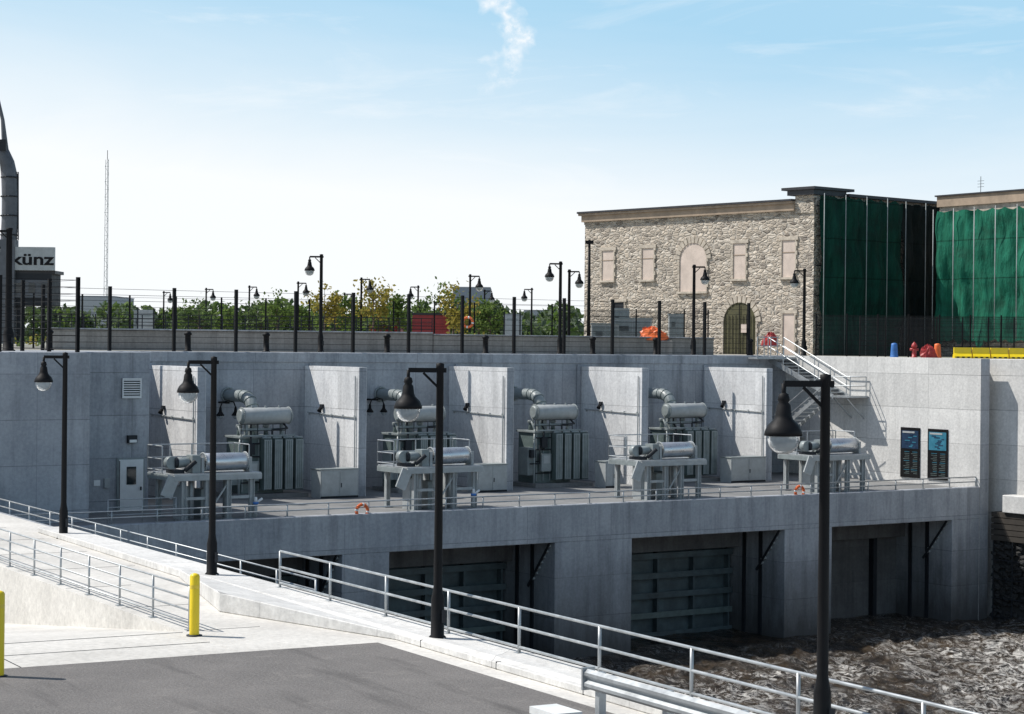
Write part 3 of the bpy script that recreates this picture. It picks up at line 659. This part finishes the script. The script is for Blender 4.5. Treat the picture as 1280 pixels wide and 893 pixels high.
MS=frame(BO+BX*(LB+.15),BY)
net('debris_netting',MS,-.1,8.5,0,.0,HB+.1,NETD,seed=2)
net('debris_netting',MS,8.5,13.4,0,.0,HB-.0,NETK,seed=3)
B2=Vector((29.3,140.,-.56)); X2=Vector((.546,-.838,0)).normalized(); M2=frame(B2,X2)
b=MB(); b.box(0,24,0,12,0,10.2,STONE); b2=b.build('netted_stone_building',M2)
b=MB(); b.box(-.2,24.2,-.3,12.2,10.2,10.9,CORN); b.box(-.3,24.3,-.42,12.3,10.9,11.0,ROOF); b.box(-.1,24.1,-.12,12.1,9.7,10.197,CUT); b.build('cornice',None,b2)
b=MB()
for x in (3.,7.5,12.,16.5,21.): arch(b,x-.7,x+.7,6,8.6,BOARD,-.02,False)
b.build('windows',None,b2)
net('debris_netting',M2,0,23.5,0,1.2,9.9,NETG,seed=5,pole=1.9)
b=MB(); b.cyl((2.6,1,11),(2.6,1,12.2),.02,DARK,6)
for k in range(3): b.cyl((2.3,1,11.5+.2*k),(2.9,1,11.5+.2*k),.012,DARK,4)
b.build('roof_antenna',M2)
# ================================================================== terrace clutter
def at(u,d,z=-.56): p=PT(u,437,d); p.z=z; return p
for u in (1203,1226,1249,1272,1295):
    p=at(u,116); b=MB(); pr=[(-.3,0),(.3,0),(.3,.12),(.12,.3),(.09,.62),(-.09,.62),(-.12,.3),(-.3,.12)]; bb=len(b.v)
    b.v+=[(-.48,a,c) for a,c in pr]+[(.48,a,c) for a,c in pr]; n=8
    b.face([bb+i for i in range(n)][::-1],YEL); b.face([bb+n+i for i in range(n)],YEL)
    for i in range(n): j=(i+1)%n; b.face([bb+i,bb+j,bb+n+j,bb+n+i],YEL)
    for x in (-.3,0,.3): b.box(x-.08,x+.08,-.31,-.29,.03,.1,DARK)
    b.build('yellow_safety_barrier',Matrix.Translation(p))
def hydrant(p,c,s=1.):
    b=MB(); b.lathe((0,0,0),[(.2*s,0),(.2*s,.06),(.13*s,.08),(.13*s,.6*s),(.17*s,.62*s),(.17*s,.68*s),(.12*s,.8*s),(.04*s,.88*s),(0,.92*s)],c,16)
    b.cyl((-.24*s,0,.48*s),(.24*s,0,.48*s),.075*s,c,12); b.cyl((0,-.24*s,.42*s),(0,0,.42*s),.09*s,c,12); b.build('fire_hydrant',Matrix.Translation(p))
hydrant(at(1143,115),RED,1.)
def drum(p,c,c2):
    b=MB(); b.lathe((0,0,0),[(.25,0),(.23,.1),(.22,.12),(.2,.4),(.2,.42),(.18,.7),(.17,.8),(.05,.84),(0,.84)],c,18)
    for z in (.3,.55): b.lathe((0,0,z),[(.225-.07*z,0),(.22-.07*z,.1)],c2,18)
    b.build('traffic_drum',Matrix.Translation(p))
drum(at(1118,117),BLUEP,ORNG); drum(at(1172,119),ORNG,WHITE)
def heap(name,p,w,h,mat,seed,dp=.8):
    rn=random.Random(seed); b=MB(); n=26; r_=8; bb=len(b.v)
    for j in range(r_+1):
        f=j/r_
        for i in range(n):
            a=2*math.pi*i/n; k=1+.22*math.sin(3*a+seed+4*f)+.12*rn.uniform(-1,1); R=w*math.cos(f*math.pi/2)*k+.02
            b.v.append((R*math.cos(a),R*math.sin(a)*dp,h*math.sin(f*math.pi/2)*(1+.18*rn.uniform(-1,1))))
    for j in range(r_):
        for i in range(n): q=(i+1)%n; b.face([bb+j*n+i,bb+j*n+q,bb+(j+1)*n+q,bb+(j+1)*n+i],mat)
    b.build(name,Matrix.Translation(p))
heap('orange_tarpaulin',at(815,122,.3),.8,.75,ORNG,1); heap('red_tarpaulin',at(1160,118),.45,.7,RED,2); heap('red_tarpaulin',at(963,138,.0),.5,.9,RED,5)
b=MB(); b.box(-1.2,1.2,-.4,.4,0,.85,CONR); b.build('concrete_block',Matrix.Translation(at(815,122)),bevel=.03)
for u,d,w,h in ((756,136,.9,1.9),(790,138,1.3,2.3),(775,141,.6,3.0),(845,137,.5,2.6),(641,125,.55,2.2),(178,125,.45,2.3)):
    b=MB(); b.box(-w,w,-.5,.5,.1,h,LGREY); b.box(-w-.05,w+.05,-.55,.55,h,h+.08,GREYP); b.box(-w*.9,-.03,-.53,-.5,.25,h-.15,GREYP); b.box(.03,w*.9,-.53,-.5,.25,h-.15,GREYP)
    for k in range(5): b.box(-w*.7,-w*.2,-.55,-.53,h-.5-.07*k,h-.47-.07*k,DARK)
    b.box(-w-.1,w+.1,-.6,.6,0,.1,COND); b.build('switchgear_kiosk',Matrix.Translation(at(u,d)))
ring(PT(585,403,113.2),(0,1,0))
for u,d in ((640,119),(182,118)):
    p=at(u,d); b=MB(); b.box(-.5,-.42,-.04,.04,0,2.4,DARK); b.box(.42,.5,-.04,.04,0,2.4,DARK); b.box(-.42,.42,-.03,.03,.9,2.3,LGREY); b.box(-.36,.36,-.04,-.03,1.3,2.2,LGREY); b.box(-.3,.3,-.045,-.04,1.9,2.05,GREYP); b.build('information_board',Matrix.Translation(p))
def shed(name,u0,u1,d,h,m,roof=ROOF,depth=5,ribs=True):
    p=at(u0,d); q=at(u1,d); w=q.x-p.x; b=MB(); b.box(0,w,0,depth,0,h,m); b.box(-.1,w+.1,-.1,depth+.1,h,h+.15,roof)
    if ribs:
        n=max(2,int(w/.45))
        for i in range(n+1): x=w*i/n; b.box(x-.05,x+.05,-.06,-.003,.1,h-.1,m)
    else:
        n=max(1,int(w/3.)); fl=max(1,int(h/3.2))
        for i in range(n):
            for k in range(fl): b.box(w*(i+.25)/n,w*(i+.75)/n,-.04,-.003,k*3.2+1.,k*3.2+2.3,GLASSD)
    return b.build(name,Matrix.Translation(p))
shed('red_shipping_container',516,560,150,2.6,RED)
shed('red_shipping_container',462,500,156,2.3,RED)
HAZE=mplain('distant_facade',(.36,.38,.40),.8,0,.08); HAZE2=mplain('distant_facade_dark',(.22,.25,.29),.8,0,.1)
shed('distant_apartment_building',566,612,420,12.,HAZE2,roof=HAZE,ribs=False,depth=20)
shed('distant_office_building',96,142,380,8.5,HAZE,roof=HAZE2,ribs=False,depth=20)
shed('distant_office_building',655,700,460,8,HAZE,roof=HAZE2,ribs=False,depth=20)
p=at(132,320); H=(PT(132,200,320).z+.56); b=MB(); w=.3
for x,yy in ((-w,-w),(w,-w),(0,w)): b.cyl((x,yy,0),(x*.7,yy*.7,H),.04,GREYP,5)
k=0; z=0
while z<H-1: b.cyl((-w if k%2 else w,-w,z),(w if k%2 else -w,-w,z+1.2),.022,GREYP,4); b.cyl((-w,-w,z),(w,-w,z),.022,GREYP,4); z+=1.2;k+=1
b.cyl((0,0,H),(0,0,H+1.5),.05,DARK,5); b.build('radio_mast',Matrix.Translation(p))
d=150; p=at(0,d); b=MB()
def cz(v): return PT(10,v,d).z+.56
def cx(u): return PT(u,300,d).x-p.x
CRN=mplain('crane_steel',(.10,.107,.12),.55,.1,.3,1.)
b.prism([(cx(1),-.6),(cx(21),-.6),(cx(21),.6),(cx(1),.6)],cz(430),cz(300),CRN)
pts=[(cx(11),0,cz(305)),(cx(12),0,cz(275)),(cx(12),0,cz(245)),(cx(11),0,cz(220)),(cx(8),0,cz(204)),(cx(3),0,cz(192)),(cx(-6),0,cz(184)),(cx(-18),0,cz(180))]
b.sweep(pts,[.62,.6,.6,.6,.55,.5,.45,.4],CRN,8)
for v in (222,246,270,294): b.torus((cx(11.5),0,cz(v)),.62,.05,DARK,(0,.02,1),16)
for (u1,v1),(u2,v2) in (((4,192),(2,150)),((2,150),(-8,110)),((10,204),(2,150))): b.cyl((cx(u1),0,cz(v1)),(cx(u2),0,cz(v2)),.14,CRN,6)
b.cyl((cx(23),0,cz(300)),(cx(22),0,cz(215)),.05,DARK,6); b.cyl((cx(20),0,cz(300)),(cx(20),0,cz(215)),.05,DARK,6)
for v in range(218,300,8): b.box(cx(20),cx(22.5),-.05,.05,cz(v)-.03,cz(v)+.03,DARK)
b.box(cx(2),cx(10),-.9,-.6,cz(176),cz(190),DARK)
b.box(cx(18),cx(66),-.2,2.8,cz(382),cz(342),DARK); b.box(cx(20),cx(64),-.3,-.2,cz(372),cz(350),CRN)
for u in (22,38,54): b.box(cx(u),cx(u+8),-.34,-.3,cz(366),cz(354),GLASSD)
b.box(cx(15),cx(70),-.1,2.8,cz(342),cz(338),ROOF)
for u in (22,60): b.box(cx(u),cx(u)+.3,0,.3,0,cz(380),DARK)
crane=b.build('harbour_crane',Matrix.Translation(p))
b=MB(); b.box(cx(14),cx(70),-.5,-.12,cz(338),cz(309),LGREY); b.build('sign_board',None,crane)
text('künz',1.5,BLACK,Matrix.Translation((cx(16),-.52,cz(331)))@Matrix.Rotation(math.pi/2,4,'X')@Matrix.Diagonal((1.1,.8,1,1)),crane)
# ================================================================== trees
def leafquad(b,c,s,m,rn):
    n=Vector((rn.uniform(-1,1),rn.uniform(-1,1),rn.uniform(-.3,1))).normalized(); x=n.orthogonal().normalized(); y=n.cross(x); a=rn.uniform(0,6.28)
    x,y=x*math.cos(a)+y*math.sin(a),y*math.cos(a)-x*math.sin(a)
    b.poly([c-x*s,c+y*s*.6,c+x*s,c-y*s*.6],m)
def tree(p,h,w,mat,seed,nl=620,ls=.15,name='young_tree'):
    rn=random.Random(seed); b=MB(); b.cyl((0,0,0),(.05,0,h*.45),.09,BARK,8,.06); b.cyl((.05,0,h*.45),(0,.05,h*.9),.06,BARK,6,.015)
    cl=[]
    for i in range(11):
        a=rn.uniform(0,6.28); z0=h*rn.uniform(.28,.7); L=w*rn.uniform(.5,1.)*(1.1-(z0/h)*.6); e=Vector((math.cos(a)*L,math.sin(a)*L,z0+h*rn.uniform(.08,.22)))
        b.cyl((0,0,z0),e,.035,BARK,5,.01); cl.append((e,w*rn.uniform(.25,.45)));cl.append((e*.6+Vector((0,0,z0*.4)),w*rn.uniform(.2,.4)))
    cl.append((Vector((0,0,h*.93)),w*.35))
    for i in range(nl):
        c,r=rn.choice(cl); q=Vector((rn.gauss(0,1),rn.gauss(0,1),rn.gauss(0,.9)))*r*.5
        leafquad(b,c+q,ls*rn.uniform(.6,1.3),mat,rn)
    b.build(name,Matrix.Translation(p))
tr=[(405,150,4.9,1.6,1),(418,153,4.4,1.4,0),(466,148,5.3,1.7,1),(478,155,4.6,1.6,0),(497,150,4.2,1.4,0),(549,152,5.0,1.9,0),(566,149,4.9,1.8,1),(575,158,4.2,1.6,0),(598,155,4.0,1.5,0),(612,150,3.6,1.4,0),(346,160,4.3,1.8,0),(326,165,4.0,1.6,2),(230,165,3.6,1.6,0),(248,163,3.9,1.6,2),(285,166,3.7,1.7,0),(388,165,3.9,1.5,0),(440,165,4.3,1.5,0),(522,165,4.,1.6,0)]
for i,(u,d,h,w,k) in enumerate(tr): tree(at(u,d),h,w,LEAF[k],20+i)
def mass(name,u0,u1,d,h0,h1,n,ls,mats,seed):
    rn=random.Random(seed); b=MB(); x0=at(u0,d).x; x1=at(u1,d).x; c=[]; x=x0
    while x<x1: r=rn.uniform(1.6,3.6); c.append((x,d+rn.uniform(-6,6),rn.uniform(h0,h1),r)); x+=r*rn.uniform(.6,1.3)
    for i in range(n):
        X,Y,H,r=rn.choice(c); f=rn.random()**.7; q=math.sqrt(max(0,1-(f-.35)**2/.45)); a=rn.uniform(0,6.28)
        leafquad(b,Vector((X+r*q*math.cos(a)*rn.uniform(.6,1.1),Y+r*q*math.sin(a),-.5+H*f*rn.uniform(.9,1.06))),ls*rn.uniform(.5,1.3),rn.choice(mats),rn)
    b.build(name)
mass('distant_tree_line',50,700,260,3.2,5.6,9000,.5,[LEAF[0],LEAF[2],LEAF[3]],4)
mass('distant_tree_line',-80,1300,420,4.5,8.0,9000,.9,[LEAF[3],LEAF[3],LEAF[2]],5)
mass('shrubs',60,690,135,.4,1.2,5000,.14,[LEAF[0],LEAF[2],LEAF[1]],6)
# ================================================================== light
trav=(E*.69-N*.725).normalized(); EL=math.radians(51); dv=Vector((trav.x*math.cos(EL),trav.y*math.cos(EL),-math.sin(EL)))
sd=bpy.data.lights.new('sun','SUN'); sd.energy=5.0; sd.angle=math.radians(.5); sd.color=(1,.96,.90); so=bpy.data.objects.new('sun',sd); so.rotation_mode='QUATERNION'; so.rotation_quaternion=dv.to_track_quat('-Z','Y'); scene.collection.objects.link(so)
w=bpy.data.worlds.new('World'); scene.world=w; w.use_nodes=True; t=NT(w.node_tree); bg=w.node_tree.nodes['Background']
sk=t.new('ShaderNodeTexSky',sky_type='NISHITA'); sk.sun_disc=False; sk.sun_elevation=EL; sk.sun_rotation=math.atan2(-trav.x,-trav.y); sk.air_density=1.; sk.dust_density=.4; sk.ozone_density=1.2
g=t.new('ShaderNodeTexCoord').outputs['Generated']; sp=t.new('ShaderNodeSeparateXYZ'); t.l.new(g,sp.inputs[0])
c=t.mix(t.mapr(sp.outputs[2],.22,.5,.88,0),sk.outputs[0],(3.7,6.9,9.3))
hz=t.math('ADD',sp.outputs[2],t.math('MULTIPLY',t.math('SUBTRACT',t.noise(t.scale(g,(2,2,8)),1.6,5,.6,.5),.5),.05))
hz=t.math('ADD',hz,t.math('MULTIPLY',sp.outputs[0],.10))
haze=t.mapr(hz,.062,.165,1,.1)
c=t.mix(haze,c,(9.7,10.0,10.2))
cn=t.mapr(t.noise(t.scale(g,(3,3,16)),2.2,7,.62,.6),.58,.76); c=t.mix(t.math('MULTIPLY',cn,.4),c,(9.8,10.1,10.3))
py=t.math('MAXIMUM',sp.outputs[1],.05); ax=t.math('DIVIDE',sp.outputs[0],py); az=t.math('DIVIDE',sp.outputs[2],py)
wig=t.math('MULTIPLY',t.math('SUBTRACT',t.noise(g,36,3,.6),.5),.075)
dx=t.math('ABSOLUTE',t.math('SUBTRACT',t.math('ADD',ax,wig),-.007))
m1=t.mapr(dx,.0,.0085,1,0); m2=t.math('MULTIPLY',t.mapr(az,.120,.133),t.mapr(az,.185,.178)); m3=t.mapr(t.noise(g,90,5,.7),.35,.6)
c=t.mix(t.math('MULTIPLY',t.math('MULTIPLY',m1,m2),t.math('MULTIPLY',m3,.85)),c,(10.,10.2,10.4))
t.l.new(c,bg.inputs[0]); bg.inputs[1].default_value=.10
cd=bpy.data.cameras.new('camera'); cd.lens=72; cd.sensor_width=36; cd.shift_y=-16.5/1280; cd.clip_start=.5; cd.clip_end=12000
co=bpy.data.objects.new('camera',cd); co.matrix_world=Matrix.Rotation(math.pi/2,4,'X')@Matrix.Rotation(RO,4,'Z'); scene.collection.objects.link(co); scene.camera=co
scene.view_settings.view_transform='Standard'; scene.view_settings.look='None'; scene.view_settings.exposure=0
